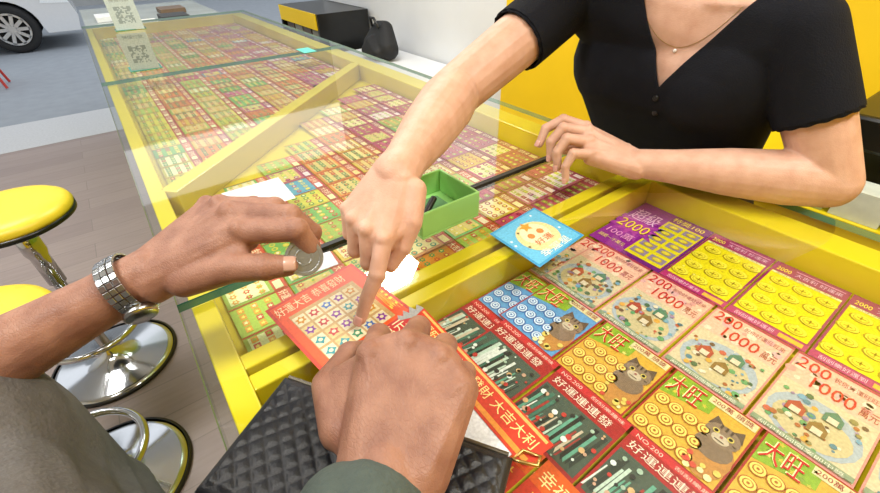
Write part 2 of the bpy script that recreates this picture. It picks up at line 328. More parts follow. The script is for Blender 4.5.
# ------------------------------------------------------------------ loose items on glass
ZG=1.0205
P=Printer(); P.frame((.0388,.4042,ZG+.001),(.155,.022,0),(-.022,.155,0)); 
def t_play(p):
    W,H=.122,.2; p.rect(0,W,-H,0,'#cc3a22'); p.rect(.004,W-.004,-H+.004,-.004,'#e8551e',1)
    p.text('好運大吉 恭喜發財',.006,-.024,W-.03,.016,'#ffe9b8',2)
    p.rect(.014,W-.02,-.115,-.030,'#c8a468',2)
    for i in range(5):
        for j in range(4):
            a=.022+i*.0168;b=-.106+j*.0205; p.rect(a-.0072,a+.0072,b-.0085,b+.0085,rnd.choice(['#e6d6a0','#dcc888','#e9dfb8']),3); p.star(a,b,.0068,rnd.choice(['#2f8a5a','#c23a3a','#3a6fc0','#d09020','#8a3aa0','#3098a0']),4,rnd.choice([4,5,6]),.6); p.disc(a,b,.0025,'#f0e8c0',5,7)
    p.text('200萬',W-.017,-.11,.013,.06,'#ffe04a',3); p.rect(.004,W-.004,-.14,-.12,'#b82828',2); p.text('頭獎二百萬元',.01,-.138,W-.03,.016,'#ffe9b8',3)
    p.rect(.014,W-.02,-.192,-.145,'#e1c58a',2)
t_play(P); P.out('lottery_ticket')
P=Printer(); P.frame((.154,.295,ZG+.0012),(-.03,-1,0),(1,-.03,0)); P.rect(0,.2,0,.034,'#c93a24'); P.text('幸福旺旺來 恭喜發財 大吉大利',.008,.014,.184,.012,'#ffdf90',1); P.rect(.004,.196,.003,.008,'#e09038',1); P.rect(.004,.196,.029,.032,'#e8b060',1)
P.poly([(0,0),(-.008,.003),(-.003,.008),(-.011,.012),(-.003,.016),(-.012,.021),(-.003,.025),(-.010,.030),(0,.034),(.006,.018)],'#9a9b98',2); P.out('lottery_ticket.001')
P=Printer(); P.frame((.045,.11,ZG+.0006),(1,.0,0),(0,1,0)); P.rect(0,.106,0,.14,'#e2e6ea'); P.out('paper_slip')
P=Printer(); P.frame((.069,.64,ZG+.0006),(1,-.03,0),(.03,1,0)); P.rect(0,.098,0,.092,'#dfe3e6'); P.out('paper_slip.001')
P=Printer(); P.frame((.100,.436,ZG+.0004),(1,-.1,0),(.1,1,0)); P.rect(0,.046,0,.034,'#d8dee8'); P.out('paper_slip.002')
P=Printer(); P.frame((.60,1.66,ZG+.0006),(1,0,0),(0,1,0)); P.rect(0,.05,0,.09,'#5fd0c0'); P.out('sticker')
P=Printer(); P.frame((.3485,.2625,ZG+.001),(.995,.1,0),(.0,1,0)); 
P.rect(0,.104,0,.096,'#3f98c6'); P.rect(.004,.1,.004,.092,'#66b8dc',1); P.disc(.052,.045,.034,'#e0d298',2,20); P.disc(.052,.05,.024,'#ece0b8',3,18); P.star(.052,.07,.012,'#d8983a',4)
P.disc(.042,.05,.006,'#d58a4a',4,8); P.disc(.062,.05,.006,'#d58a4a',4,8); P.text('幸運星',.022,.006,.06,.014,'#f8f6e0',4); P.text('好運',.035,.028,.034,.012,'#d06a3a',5)
for k in range(14): P.star(J(.008,.096),J(.01,.088),.003,'#e8f2f8',2)
P.out('cartoon_card')
bm=bmesh.new(); X0,X1,Y0,Y1,Z0,Z1=.262,.366,.402,.50,1.0205,1.066; t=.004
Z0=1.0238
addbox(bm,X0,X1,Y0,Y1,Z0,Z0+t)
for a in [(X0,X1,Y0,Y0+t),(X0,X1,Y1-t,Y1),(X0,X0+t,Y0+t,Y1-t),(X1-t,X1,Y0+t,Y1-t)]: addbox(bm,*a,Z0+t,Z1)
g=empty('green_storage_box',((X0+X1)/2,(Y0+Y1)/2,Z0)); fin('box_shell',bm,mat('green_plastic','#93cc74',.35,var=.03),g,bevel=.0015)
box('sponge',X0+.012,X1-.03,Y0+.012,Y1-.03,Z0+t,Z0+.018,mat('dark_sponge','#4f7a4c',.9,bump=.6),g,bevel=.003)
tube('pen',[(.275,.42,1.045),(.31,.44,1.058)],.005,mat('black_plastic','#141516',.3),g)
def wallet():
    u=V((.533,-.846,0)); v=V((-.846,-.533,0)); o=V((.0248,.296,ZG)); L,Wd,T=.225,.112,.010
    e=empty('quilted_wallet',o); bm=bmesh.new(); nx,ny=130,66
    gv=[[None]*(ny+1) for _ in range(nx+1)]
    for i in range(nx+1):
        for j in range(ny+1):
            a=i/nx*L;b=j/ny*Wd; ed=min(a,L-a,b,Wd-b); h=T*(1-math.exp(-ed/.003)*.65)
            if ed>.008:
                s=.017; p1=((a+b)/s)%1; p2=((a-b)/s)%1; q=min(p1,1-p1,p2,1-p2); h+=.0026*(1-math.exp(-q*9))
            gv[i][j]=bm.verts.new(o+u*a+v*b+V((0,0,h+.002)))
    for i in range(nx):
        for j in range(ny): bm.faces.new((gv[i][j],gv[i][j+1],gv[i+1][j+1],gv[i+1][j]))
    be=[x for x in bm.edges if x.is_boundary]; r=bmesh.ops.extrude_edge_only(bm,edges=be)
    for x in [y for y in r['geom'] if isinstance(y,bmesh.types.BMVert)]: x.co.z=ZG+.0012
    bmesh.ops.recalc_face_normals(bm,faces=bm.faces)
    lea=mat('black_leather','#1b1d22',.42,bump=.25,bscale=700,var=.1); fin('leather_body',bm,lea,e,smooth=True)
    zp=[o+u*(.004+k*(L-.008)/59)+v*(-.001)+V((0,0,.006)) for k in range(60)]
    tube('zip',zp,.0022,mat('zip_metal','#6a6458',.3,metal=.8),e)
    q=o+u*L+V((0,0,.004)); tube('zip_pull',[q,q+V((.012,.0,0)),q+V((.02,-.012,-.001)),q+V((.012,-.016,0)),q+V((.004,-.006,0))],.0016,mat('gold_metal','#b89a60',.3,metal=1),e,True)
wallet()
def qr(name,x,y,h,wd):
    e=empty(name,(x,y,1.02)); P=Printer(); tilt=V((0,.25,1)).normalized(); P.frame((x-wd/2,y,1.022),(1,-.25,0),tilt)
    P.rect(0,wd,0,h,'#a9b6b2'); P.text('掃描付款',wd*.15,h*.85,wd*.7,h*.1,'#7b8784',1)
    n=13; s=wd*.6/n
    for i in range(n):
        for j in range(n):
            c=(i<3 or i>9) and (j<3 or j>9) and not(i>9 and j<3)
            if c or rnd.random()<.48: P.rect(wd*.2+i*s,wd*.2+i*s+s,h*.2+j*s,h*.2+j*s+s,'#7d8a88',1)
    P.out('card',e)
    bm=bmesh.new(); addbox(bm,x-wd/2-.005,x+wd/2+.005,y-.02,y+.06,1.0205,1.0235); fin('acrylic_foot',bm,[GE],e)
qr('qr_code_stand',.095,1.80,.11,.085); qr('qr_code_stand.001',.15,2.75,.14,.12)
# ------------------------------------------------------------------ stools
chrome=mat('chrome','#c9ccd0',.12,metal=1,var=.02); yv=mat('yellow_vinyl','#e8cc30',.4,bump=.1,bscale=150); blk=mat('black_plastic','#141516',.35)
def stool(name,x,y,zs=.73,rot=0):
    e=empty(name,(x,y,0)); c=(x,y,0)
    bm=bmesh.new(); addlathe(bm,[(0,zs),(.10,zs),(.145,zs-.004),(.160,zs-.014),(.166,zs-.028),(.162,zs-.040),(0,zs-.040)],c,56); fin('seat',bm,yv,e,True)
    bm=bmesh.new(); addlathe(bm,[(0,zs-.038),(.166,zs-.038),(.166,zs-.052),(.155,zs-.058),(.06,zs-.08),(0,zs-.08)],c,56); fin('seat_pan',bm,blk,e,True)
    bm=bmesh.new(); addlathe(bm,[(0,zs-.07),(.03,zs-.075),(.032,zs-.17),(.026,zs-.19),(.026,zs-.30),(.018,zs-.30),(.018,.10),(.03,.07),(.05,.05),(.10,.03),(.19,.018),(.212,.012),(.212,0),(0,0)],c,64); fin('column',bm,chrome,e,True)
    bm=bmesh.new(); addlathe(bm,[(.211,0),(.219,.0),(.219,.012),(.211,.014)],c,64); fin('base_ring',bm,blk,e,True)
    ring=[V((x+.02+.15*math.cos(a),y-.10+.15*math.sin(a),.27)) for a in [i*math.pi/24 for i in range(48)]]
    tube('footrest',ring,.011,chrome,e,True)
    tube('footrest_arm',[V((x,y,.27)),V((x+.02,y+.048,.27))],.012,chrome,e)
    bm=bmesh.new(); addlathe(bm,[(.018,.24),(.03,.24),(.03,.30),(.018,.30)],c,32); fin('collar',bm,chrome,e,True)
stool('bar_stool',-.42,1.68); stool('bar_stool.001',-.47,1.12,.71)
# ------------------------------------------------------------------ car
def car():
    e=empty('car',(-2.2,10.3,0)); prof=[(-.15,.24),(-.10,.45),(-.16,.70),(-.42,.84),(-1.15,.97),(-1.85,1.42),(-3.0,1.47),(-3.75,1.30),(-4.3,.98),(-4.42,.6),(-4.38,.26)]
    bot=[]
    for cx in(-3.55,-.97):
        bot+=[(cx-.40,.24)]+[(cx+.37*math.cos(a),.33+.37*math.sin(a)) for a in [math.pi-i*math.pi/12 for i in range(13)]]+[(cx+.40,.24)]
    pts=prof+bot
    bm=bmesh.new(); a=[bm.verts.new((x,9.5,z)) for x,z in pts]; b=[bm.verts.new((x,11.2,z)) for x,z in pts]
    bm.faces.new(a); bm.faces.new(list(reversed(b)))
    for i in range(len(pts)): j=(i+1)%len(pts); bm.faces.new((a[j],a[i],b[i],b[j]))
    bmesh.ops.recalc_face_normals(bm,faces=bm.faces); bmesh.ops.triangulate(bm,faces=[f for f in bm.faces if len(f.verts)>4])
    fin('body',bm,mat('silver_car_paint','#d3d8de',.25,metal=.1,coat=.6,var=.02),e)
    P=Printer(); P.frame((0,9.493,0),(1,0,0),(0,0,1)); P.poly([(-1.30,.98),(-1.92,1.36),(-2.35,1.39),(-2.35,.98)],'#15191c'); P.poly([(-2.42,.98),(-2.42,1.39),(-3.0,1.40),(-3.6,1.26),(-3.75,1.0)],'#15191c')
    P.rect(-2.39,-2.38,.3,.97,'#6b7074'); P.rect(-1.42,-1.41,.45,.97,'#6b7074'); P.rect(-3.1,-1.4,.3,.33,'#4a4e50'); P.poly([(-.14,.62),(-.18,.72),(-.45,.74),(-.5,.64)],'#e8eef2'); P.rect(-1.75,-1.6,.80,.83,'#8a9094'); P.out('trim_details',e)
    ty=mat('tyre_rubber','#1b1c1e',.8); al=mat('alloy_wheel','#c8ccd0',.3,metal=.7)
    for k,cx in enumerate((-.97,-3.55)):
        for q,cy in enumerate((9.6,11.1)):
            bm=bmesh.new(); prof2=[(0,-.06),(.20,-.07),(.215,-.10),(.30,-.10),(.325,-.07),(.325,.07),(.30,.1),(0,.1)]
            addlathe(bm,prof2,(0,0,0),48); bmesh.ops.rotate(bm,verts=bm.verts,matrix=Matrix.Rotation(math.radians(-90),3,'X')); 
            for v in bm.verts: v.co+=V((cx,cy,.33))
            fin('tyre_%d%d'%(k,q),bm,ty,e,True)
            bm=bmesh.new()
            for s in range(10): addbox(bm,.03,.205,-.022,.022,-.02,.02,rot=Matrix.Rotation(s*math.pi/5,3,'Z'))
            addlathe(bm,[(0,.03),(.05,.03),(.05,-.02),(0,-.02)],(0,0,0),24); addlathe(bm,[(.19,.02),(.215,.02),(.215,-.02),(.19,-.02)],(0,0,0),48)
            bmesh.ops.rotate(bm,verts=bm.verts,matrix=Matrix.Rotation(math.radians(90),3,'X'))
            for v in bm.verts: v.co+=V((cx,cy-.1 if q==0 else cy+.1,.33))
            fin('rim_%d%d'%(k,q),bm,al,e)
car()
e=empty('red_plastic_stool',(-1.25,7.3,0)); red=mat('red_plastic','#b9342c',.4)
box('seat',-1.42,-1.08,7.13,7.47,.42,.45,red,e,bevel=.01)
for k,(a,b) in enumerate([(-1,-1),(1,-1),(-1,1),(1,1)]): tube('leg_%d'%k,[(-1.25+a*.12,7.3+b*.12,.42),(-1.25+a*.19,7.3+b*.19,0.01)],.015,red,e)
# ------------------------------------------------------------------ staff side furniture
bc=empty('back_cabinet',(1.7,.2,0)); box('carcass',1.42,1.98,-1.2,.95,0,.72,yel,bc); box('worktop',1.40,1.98,-1.2,.95,.72,.74,yel,bc)
mach=empty('lottery_terminal',(1.65,0,.74)); 
bm=bmesh.new(); addbox(bm,1.52,1.86,-.36,.25,.88,.97); addbox(bm,1.6,1.8,-.3,.2,.741,.88); addbox(bm,1.54,1.56,-.3,.1,.97,1.04); fin('body',bm,blk,mach,bevel=.012)
box('screen',1.534,1.539,-.28,.08,.98,1.03,mat('screen_glass','#26343c',.1),mach)
for k in range(8):
    a=-.62+k*.12; e=empty('paper_stack' if k==0 else 'paper_stack.%03d'%k,(1.48,a,.74)); box('sheets',1.415,1.50,a-.05,a+.055,.741,.77+.025*((k*7)%4),mat('paper_%d'%(k%4),['#dfe3e0','#7f8c88','#c9d0c4','#9aa46a'][k%4],.7),e)
wc=empty('white_cabinet',(1.75,3,0)); box('carcass',1.52,1.98,2.3,3.5,0,.60,white,wc,bevel=.005); 
for k in range(3): box('door_%d'%k,1.51,1.52,2.32+k*.39,2.69+k*.39,.05,.57,mat('door_white','#d4dae0',.4),wc,bevel=.004)
bp=empty('black_backpack',(1.72,3.05,.6)); bm=bmesh.new(); hull(bm,[((1.72,2.97,.68),.08),((1.72,3.2,.68),.08),((1.76,3.06,.80),.06),((1.76,3.16,.80),.05)]); hull(bm,[((1.64,3.0,.66),.05),((1.64,3.15,.66),.05),((1.66,3.1,.72),.05)])
organic('bag_body',bm,mat('black_nylon','#16181c',.7,bump=.3),bp,.008,4); tube('strap',[(1.70,3.05,.82),(1.68,3.08,.88),(1.68,3.13,.88),(1.70,3.15,.82)],.01,blk,bp)
sh=empty('magazine_shelf',(1.7,4.1,0)); bm=bmesh.new()
addbox(bm,1.5,1.97,3.7,3.73,0,.86);addbox(bm,1.5,1.97,4.57,4.6,0,.86)
for z in(.1,.4,.62,.86): addbox(bm,1.5,1.97,3.73,4.57,z-.02,z)
addbox(bm,1.95,1.97,3.73,4.57,0,.86)
fin('shelf_frame',bm,blk,sh)
box('yellow_sign',1.49,1.50,3.73,4.57,.74,.86,yelw,sh)
for k in range(4): box('magazine_%d'%k,1.53,1.56,3.76+k*.2,3.93+k*.2,.62,.72,mat('mag_%d'%(k%2),['#8a8a80','#5a4a3a'][k%2],.4),sh)
# ------------------------------------------------------------------ PEOPLE
def skin_mat(n,c1,c2):
    m=bpy.data.materials.new(n); m.use_nodes=True; nt=m.node_tree; b=nt.nodes['Principled BSDF']; tc=nt.nodes.new('ShaderNodeTexCoord')
    no=nt.nodes.new('ShaderNodeTexNoise'); no.inputs['Scale'].default_value=45; no.inputs['Detail'].default_value=5; nt.links.new(tc.outputs['Object'],no.inputs['Vector'])
    cr=nt.nodes.new('ShaderNodeValToRGB'); cr.color_ramp.elements[0].position=.3; cr.color_ramp.elements[1].position=.72; cr.color_ramp.elements[0].color=(*hx(c2),1); cr.color_ramp.elements[1].color=(*hx(c1),1)
    nt.links.new(no.outputs[0],cr.inputs[0]); nt.links.new(cr.outputs[0],b.inputs['Base Color'])
    b.inputs['Roughness'].default_value=.5; b.inputs['Subsurface Weight'].default_value=.12; b.inputs['Subsurface Radius'].default_value=(1,.45,.3); b.inputs['Subsurface Scale'].default_value=.004
    vo=nt.nodes.new('ShaderNodeTexVoronoi'); vo.feature='DISTANCE_TO_EDGE'; vo.inputs['Scale'].default_value=380
    mp=nt.nodes.new('ShaderNodeMapping'); mp.inputs['Rotation'].default_value=(.3,.2,.7); mp.inputs['Scale'].default_value=(1,.45,1); nt.links.new(tc.outputs['Object'],mp.inputs['Vector']); nt.links.new(mp.outputs[0],vo.inputs['Vector'])
    mr=nt.nodes.new('ShaderNodeMath'); mr.operation='MINIMUM'; mr.inputs[1].default_value=.15; nt.links.new(vo.outputs[0],mr.inputs[0])
    m3=nt.nodes.new('ShaderNodeMath'); m3.operation='MULTIPLY'; m3.inputs[1].default_value=3; nt.links.new(mr.outputs[0],m3.inputs[0])
    n2=nt.nodes.new('ShaderNodeTexNoise'); n2.inputs['Scale'].default_value=110; n2.inputs['Detail'].default_value=4; nt.links.new(tc.outputs['Object'],n2.inputs['Vector'])
    ad=nt.nodes.new('ShaderNodeMath'); ad.operation='ADD'; nt.links.new(m3.outputs[0],ad.inputs[0]); nt.links.new(n2.outputs[0],ad.inputs[1])
    bp=nt.nodes.new('ShaderNodeBump'); bp.inputs['Strength'].default_value=.35; bp.inputs['Distance'].default_value=.001; nt.links.new(ad.outputs[0],bp.inputs['Height']); nt.links.new(bp.outputs[0],b.inputs['Normal']); return m
SK1=skin_mat('skin_light','#d8ae98','#c89a82'); SK2=skin_mat('skin_tan','#a57862','#865a48')
NL1=mat('nail_pink','#dda89a',.25,var=.03,coat=.5); NL2=mat('nail_tan','#c09886',.3,var=.03,coat=.3)
def hand(bm,wr,mcp,fing,thumb,s=1.0,dors=V((0,0,1)),thick=.0125):
    mr=[.0125*s,.0125*s,.012*s,.011*s]
    hull(bm,[(V(p)-dors*.003,r) for p,r in wr]+[(V(m)-dors*.003,thick*s) for m in mcp])
    hull(bm,[(V(p)-dors*.008,r*.8) for p,r in wr]+[(V(m)-dors*.009,thick*.9*s) for m in mcp])
    wc=sum((V(p) for p,_ in wr),V())/len(wr)
    for m,r,f,k in zip(mcp,mr,fing,range(4)):
        sc=[1,1.03,1,.86][k]*s
        rr=[.0116*sc,.0101*sc,.0087*sc,.0074*sc]
        pts=[V(m)]+[V(q) for q in f]
        chain(bm,[(p,q) for p,q in zip(pts,rr)],3)
        hull(bm,[(pts[1],.0110*sc)],3)
        hull(bm,[(pts[2],.0092*sc)],3)
        hull(bm,[(V(m)+dors*.003,.0112*sc)],3)
        a=V(m)+dors*(thick*s*.6); b=wc+dors*(wr[0][1]*.55)
        chain(bm,[(a,.0052*s),(a.lerp(b,.55),.0042*s)])
    t=[V(q) for q in thumb]
    chain(bm,list(zip(t,[.0155*s,.0132*s,.0116*s,.0092*s])),3); hull(bm,[(t[2],.0125*s)],3)
    hull(bm,[(t[0],.014*s),(t[1],.010*s),(V(mcp[0])-dors*.006,.009*s),(wc,.014*s)])
    hull(bm,[(t[0],.015*s),(t[1],.011*s),((V(mcp[0])+wc)/2-dors*.012,.013*s)])
def nail(name,tip,prev,dn,s,m,parent):
    tip=V(tip);prev=V(prev); ax=(tip-prev).normalized(); n=V(dn); n=(n-ax*n.dot(ax)).normalized(); sd=ax.cross(n)
    bm=bmesh.new(); N=8; g=[]
    for i in range(N+1):
        row=[]
        for j in range(N+1):
            a=(i/N-.5)*2; b=(j/N-.5)*2; k=(1-abs(a)**4*.25)
            th=b*k*.85; r=.0083*s
            row.append(bm.verts.new(tip+ax*(a*.0058*s+.001)+n*(math.cos(th)*r-.0006*abs(a)**3)+sd*(math.sin(th)*r)))
        g.append(row)
    for i in range(N):
        for j in range(N): bm.faces.new((g[i][j],g[i+1][j],g[i+1][j+1],g[i][j+1]))
    o=fin(name,bm,m,parent,True); q=o.modifiers.new('s','SOLIDIFY'); q.thickness=.0008; q.offset=0
# ---- shop assistant (woman behind the counter)
W=empty('shop_assistant',(.9,.38,0))
SR=V((.715,.55,1.285)); SL=V((.79,.222,1.25)); ER=V((.43,.54,1.165)); EL=V((.80,.105,1.060))
bm=bmesh.new()
wR=V((.2146,.380,1.15)); dR=V((-.5,-.28,.82)).normalized(); lat=V((-.15,.96,.23)).normalized()
hand(bm,[(wR+lat*.011,.0205),(wR-lat*.011,.0205)],[(.1662,.3311,1.108),(.1576,.3489,1.115),(.154,.3711,1.118),(.1573,.3931,1.120)],
 [[(.1455,.3165,1.080),(.1293,.3144,1.057),(.1165,.3110,1.0355)],[(.150,.343,1.078),(.168,.356,1.064),(.182,.364,1.072)],[(.147,.367,1.082),(.165,.377,1.069),(.180,.383,1.077)],[(.152,.390,1.090),(.166,.396,1.080),(.178,.399,1.087)]],
 [(.222,.352,1.140),(.2036,.3324,1.115),(.1868,.330,1.09),(.170,.330,1.072)],.90,dR)
chain(bm,[(wR,.0235),(wR.lerp(ER,.18),.0275),(wR.lerp(ER,.45),.037),(wR.lerp(ER,.78),.043),(ER,.041),(ER.lerp(SR,.3),.044),(SR,.05)],3)
hull(bm,[(wR+lat*.009,.0205),(wR-lat*.009,.0205),(wR.lerp(ER,.2),.026)])
organic('arm_right',bm,SK1,W,.0018,5)
nail('nail_index',(.1165,.3110,1.0355),(.1293,.3144,1.057),dR,.86,NL1,W)
bm=bmesh.new()
wL=V((.636,.322,1.060)); dL=V((-.2,-.25,.95)).normalized(); lt=V((.6,.72,.3)).normalized(); dz=V((-.012,.008,-.004))
lh=[[(.602,.436,1.113),(.576,.45,1.10),(.562,.448,1.076)],[(.582,.418,1.108),(.562,.424,1.088),(.560,.418,1.062)],[(.568,.397,1.1),(.552,.401,1.08),(.552,.395,1.055)],[(.559,.374,1.085),(.547,.376,1.065),(.547,.371,1.043)]]
lh=[[V(q)+dz for q in f] for f in lh]
hand(bm,[(wL+lt*.009,.020),(wL-lt*.009,.020)],[V((.63,.408,1.10))+dz,V((.617,.394,1.10))+dz,V((.602,.377,1.092))+dz,V((.587,.36,1.08))+dz],lh,[V((.662,.345,1.07))+dz,V((.658,.385,1.06))+dz,V((.64,.415,1.055))+dz,V((.615,.435,1.055))+dz],.93,dL)
chain(bm,[(wL,.0225),(wL.lerp(EL,.2),.027),(wL.lerp(EL,.5),.037),(wL.lerp(EL,.8),.042),(EL,.039),(EL.lerp(SL,.35),.043),(SL,.05)],3)
organic('arm_left',bm,SK1,W,.0018,5)
for k,f in enumerate(lh): nail('nail_l%d'%k,f[2],f[1],V((-.8,.2,.5)),.90*[1,1,1,.85][k],NL1,W)
def torso(bm,g):
    hull(bm,[((.80,.47,1.17),.098+g),((.80,.30,1.17),.092+g),((.80,.49,1.27),.045+g),((.82,.27,1.25),.045+g)],3)
    hull(bm,[(SR,.043+g),(SL,.040+g),((.79,.46,1.22),.07+g),((.80,.29,1.22),.07+g),((.79,.37,1.30),.04+g)],3)
    hull(bm,[((.80,.47,1.17),.095+g),((.80,.30,1.17),.09+g),((.88,.44,1.0),.085+g),((.88,.32,1.0),.085+g)],3)
    hull(bm,[((.88,.44,1.0),.085+g),((.88,.32,1.0),.085+g),((.94,.47,.84),.105+g),((.94,.31,.84),.105+g)],3)
    for yb in(.445,.305): hull(bm,[((.772,yb,1.16),.070+g)],3)
bm=bmesh.new(); torso(bm,-.004)
chain(bm,[((.79,.37,1.28),.056),((.765,.362,1.36),.050),((.75,.36,1.42),.052)],3)
hull(bm,[((.745,.36,1.53),.085),((.775,.36,1.52),.082),((.70,.36,1.47),.05),((.672,.36,1.432),.026)],3); hull(bm,[((.655,.36,1.475),.012),((.668,.36,1.51),.008)]); 
hull(bm,[((.668,.36,1.452),.014)]); 
for s in(-1,1): hull(bm,[((.765,.36+s*.082,1.50),.016),((.77,.36+s*.086,1.485),.010)])
chain(bm,[((.722,.40,1.283),.008),((.715,.46,1.292),.008)]); chain(bm,[((.735,.33,1.28),.008),((.75,.275,1.28),.008)])
skb=organic('body_skin',bm,SK1,W,.004,6)
for s in(-1,1):
    bm=bmesh.new(); bmesh.ops.create_uvsphere(bm,u_segments=20,v_segments=12,radius=.012,matrix=Matrix.Translation((.672,.36+s*.03,1.512))); fin('eye_%d'%(s+1),bm,mat('eye_white','#e8e4e0',.2),W,True)
    bm=bmesh.new(); bmesh.ops.create_uvsphere(bm,u_segments=16,v_segments=10,radius=.006,matrix=Matrix.Translation((.6645,.36+s*.03,1.511))); fin('iris_%d'%(s+1),bm,blk,W,True)
bm=bmesh.new(); hull(bm,[((.653,.348,1.452),.004),((.653,.372,1.452),.004)]); fin('lips',bm,mat('lips','#b8605a',.4),W,True)
bm=bmesh.new(); hull(bm,[((.76,.36,1.56),.09),((.80,.36,1.53),.092),((.82,.36,1.46),.07)],3); 
for s in(-1,1): chain(bm,[((.77,.36+s*.07,1.56),.03),((.79,.36+s*.085,1.47),.028),((.82,.36+s*.08,1.38),.022)])
hull(bm,[((.84,.36,1.5),.06),((.87,.36,1.36),.05),((.88,.36,1.25),.03)])
organic('hair',bm,mat('black_hair','#17130f',.45,bump=.4,bscale=300),W,.005,5)
bm=bmesh.new(); torso(bm,.004)
chain(bm,[(SR,.052),(SR.lerp(ER,.60),.051)],3); chain(bm,[(SL,.050),(SL.lerp(EL,.58),.050)],3)
sh_=organic('shirt',bm,None,W,.004,6); me=sh_.data; cast_s=caster(sh_)
b2=bmesh.new(); b2.from_mesh(me)
apex=V((.70,.352,1.162)); 
def bis(co,no): bmesh.ops.bisect_plane(b2,geom=b2.verts[:]+b2.edges[:]+b2.faces[:],dist=1e-5,plane_co=co,plane_no=no)
nA=V((0,.125,-.063)).normalized(); nB=V((0,-.125,-.079)).normalized()
bis(apex,nA); bis(apex,nB)
dl=[]
for f in b2.faces:
    c=f.calc_center_median()-apex
    if c.dot(nA)<0 and c.dot(nB)<0 and f.calc_center_median().x<.80: dl.append(f)
for f in b2.faces:
    c=f.calc_center_median()
    if (V((c.x,c.y))-V((.79,.365))).length<.07 and c.z>1.27: dl.append(f)
hems=[]
for S_,E_,t_ in((SR,ER,.52),(SL,EL,.54)):
    ax=(E_-S_).normalized(); co=S_.lerp(E_,t_)
    vs=[v for v in b2.verts if (v.co-co).length<.085]; es={e for v in vs for e in v.link_edges}; fs={f for v in vs for f in v.link_faces}
    bmesh.ops.bisect_plane(b2,geom=list(vs)+list(es)+list(fs),dist=1e-5,plane_co=co,plane_no=ax); hems.append((co,ax))
    for f in b2.faces:
        c=f.calc_center_median(); q=c-co
        if q.dot(ax)>0 and q.dot(ax)<.085 and (q-ax*q.dot(ax)).length<.06: dl.append(f)
bmesh.ops.delete(b2,geom=[f for f in set(dl) if f.is_valid],context='FACES'); 
bmesh.ops.delete(b2,geom=[v for v in b2.verts if not v.link_faces],context='VERTS')
b2.to_mesh(me); b2.free(); cot=mat('black_rib_cotton','#10121a',.9,bump=.5,bscale=500,var=.12,spec=.25); me.materials.append(cot)
q=sh_.modifiers.new('s','SOLIDIFY'); q.thickness=.003; q.offset=1
for k,(co,ax) in enumerate(hems):
    n=V((0,0,1)); n=(n-ax*n.dot(ax)).normalized(); sd=ax.cross(n); bm=bmesh.new(); N=120; r0=[];r1=[]
    for i in range(N):
        a=2*math.pi*i/N; dd=n*math.cos(a)+sd*math.sin(a); rr=.0515
        r0.append(bm.verts.new(co-ax*.006+dd*(rr-.001))); r1.append(bm.verts.new(co+ax*(.004+.0006*math.sin(17*a+1))+dd*(rr+.0009*math.sin(17*a)+.0005)))
    for i in range(N): j=(i+1)%N; bm.faces.new((r0[i],r0[j],r1[j],r1[i]))
    o=fin('sleeve_hem_%d'%k,bm,cot,W,True); q=o.modifiers.new('s','SOLIDIFY'); q.thickness=.002
cast_b=caster(skb); np_=[]
for i in range(25):
    a=i/24; y=.425-.145*a; z=1.29-.07*(1-(2*a-1)**2); h=cast_b((.4,y,z),(1,0,0))
    if h: np_.append(h+V((-.0008,0,0)))
gold=mat('gold_metal','#b89a60',.3,metal=1)
tube('necklace',np_,.0004,gold,W); h=cast_b((.4,.352,1.215),(1,0,0))
bm=bmesh.new(); bmesh.ops.create_uvsphere(bm,u_segments=12,v_segments=8,radius=.003,matrix=Matrix.Translation(h+V((-.002,0,0)))); fin('pendant',bm,mat('pearl','#e8e0d8',.2),W,True)
for k,z in enumerate((1.145,1.118)):
    h=cast_s((.4,.352,z),(1,0,0)); bm=bmesh.new(); addlathe(bm,[(0,.002),(.004,.002),(.005,.001),(.005,-.002),(0,-.002)],(0,0,0),20)
    for v in bm.verts: v.co=V((-v.co.z,v.co.x,v.co.y))+h+V((-.004,0,0))
    bmesh.ops.recalc_face_normals(bm,faces=bm.faces); fin('button_%d'%k,bm,blk,W,True)
bm=bmesh.new()
for s in(-1,1): chain(bm,[((.94,.39+s*.08,.86),.10),((.96,.39+s*.09,.48),.06),((.98,.39+s*.09,.10),.045)],3)
hull(bm,[((.94,.47,.84),.11),((.94,.31,.84),.11)],3)
organic('trousers',bm,mat('dark_denim','#23283a',.8),W,.008,5)
for s in(-1,1):
    bm=bmesh.new(); hull(bm,[((.99,.39+s*.09,.04),.04),((.86,.39+s*.09,.03),.03)]); fin('shoe_%d'%(s+1),bm,blk,W,True)
# ---- customer (man)
C=empty('customer',(-.35,.2,0))
bm=bmesh.new()
w=V((-.0389,.3969,1.126)); el=V((-.276,.43,1.053)); dC=V((-.15,-.05,.98)).normalized(); l2=V((.1,.98,.1)).normalized()
fL=[[(.0767,.3145,1.168),(.0830,.3095,1.150),(.0765,.3200,1.134)],[(.0787,.3337,1.1719),(.092,.3264,1.1529),(.087,.3342,1.132)],[(.074,.3616,1.1686),(.088,.352,1.150),(.084,.356,1.13)],[(.062,.392,1.162),(.072,.384,1.147),(.068,.383,1.13)]]
tL=[(-.017,.3656,1.126),(.0201,.3363,1.1404),(.0434,.316,1.143),(.0602,.3067,1.1418)]
hand(bm,[(w+l2*.009,.0215),(w-l2*.009,.0215)],[(.0401,.352,1.1614),(.0392,.3776,1.1668),(.0357,.4031,1.1633),(.0269,.4258,1.157)],fL,tL,1.0,dC)
chain(bm,[(w,.0235),(w.lerp(el,.2),.0245),(w.lerp(el,.5),.031),(w.lerp(el,.85),.040),(el,.040),(V((-.33,.30,1.12)),.045)],3)
organic('arm_left',bm,SK2,C,.0018,4)
nail('nail_thumb_l',tL[3],tL[2],V((-.1,-.6,.75)),1.1,NL2,C)
bm=bmesh.new()
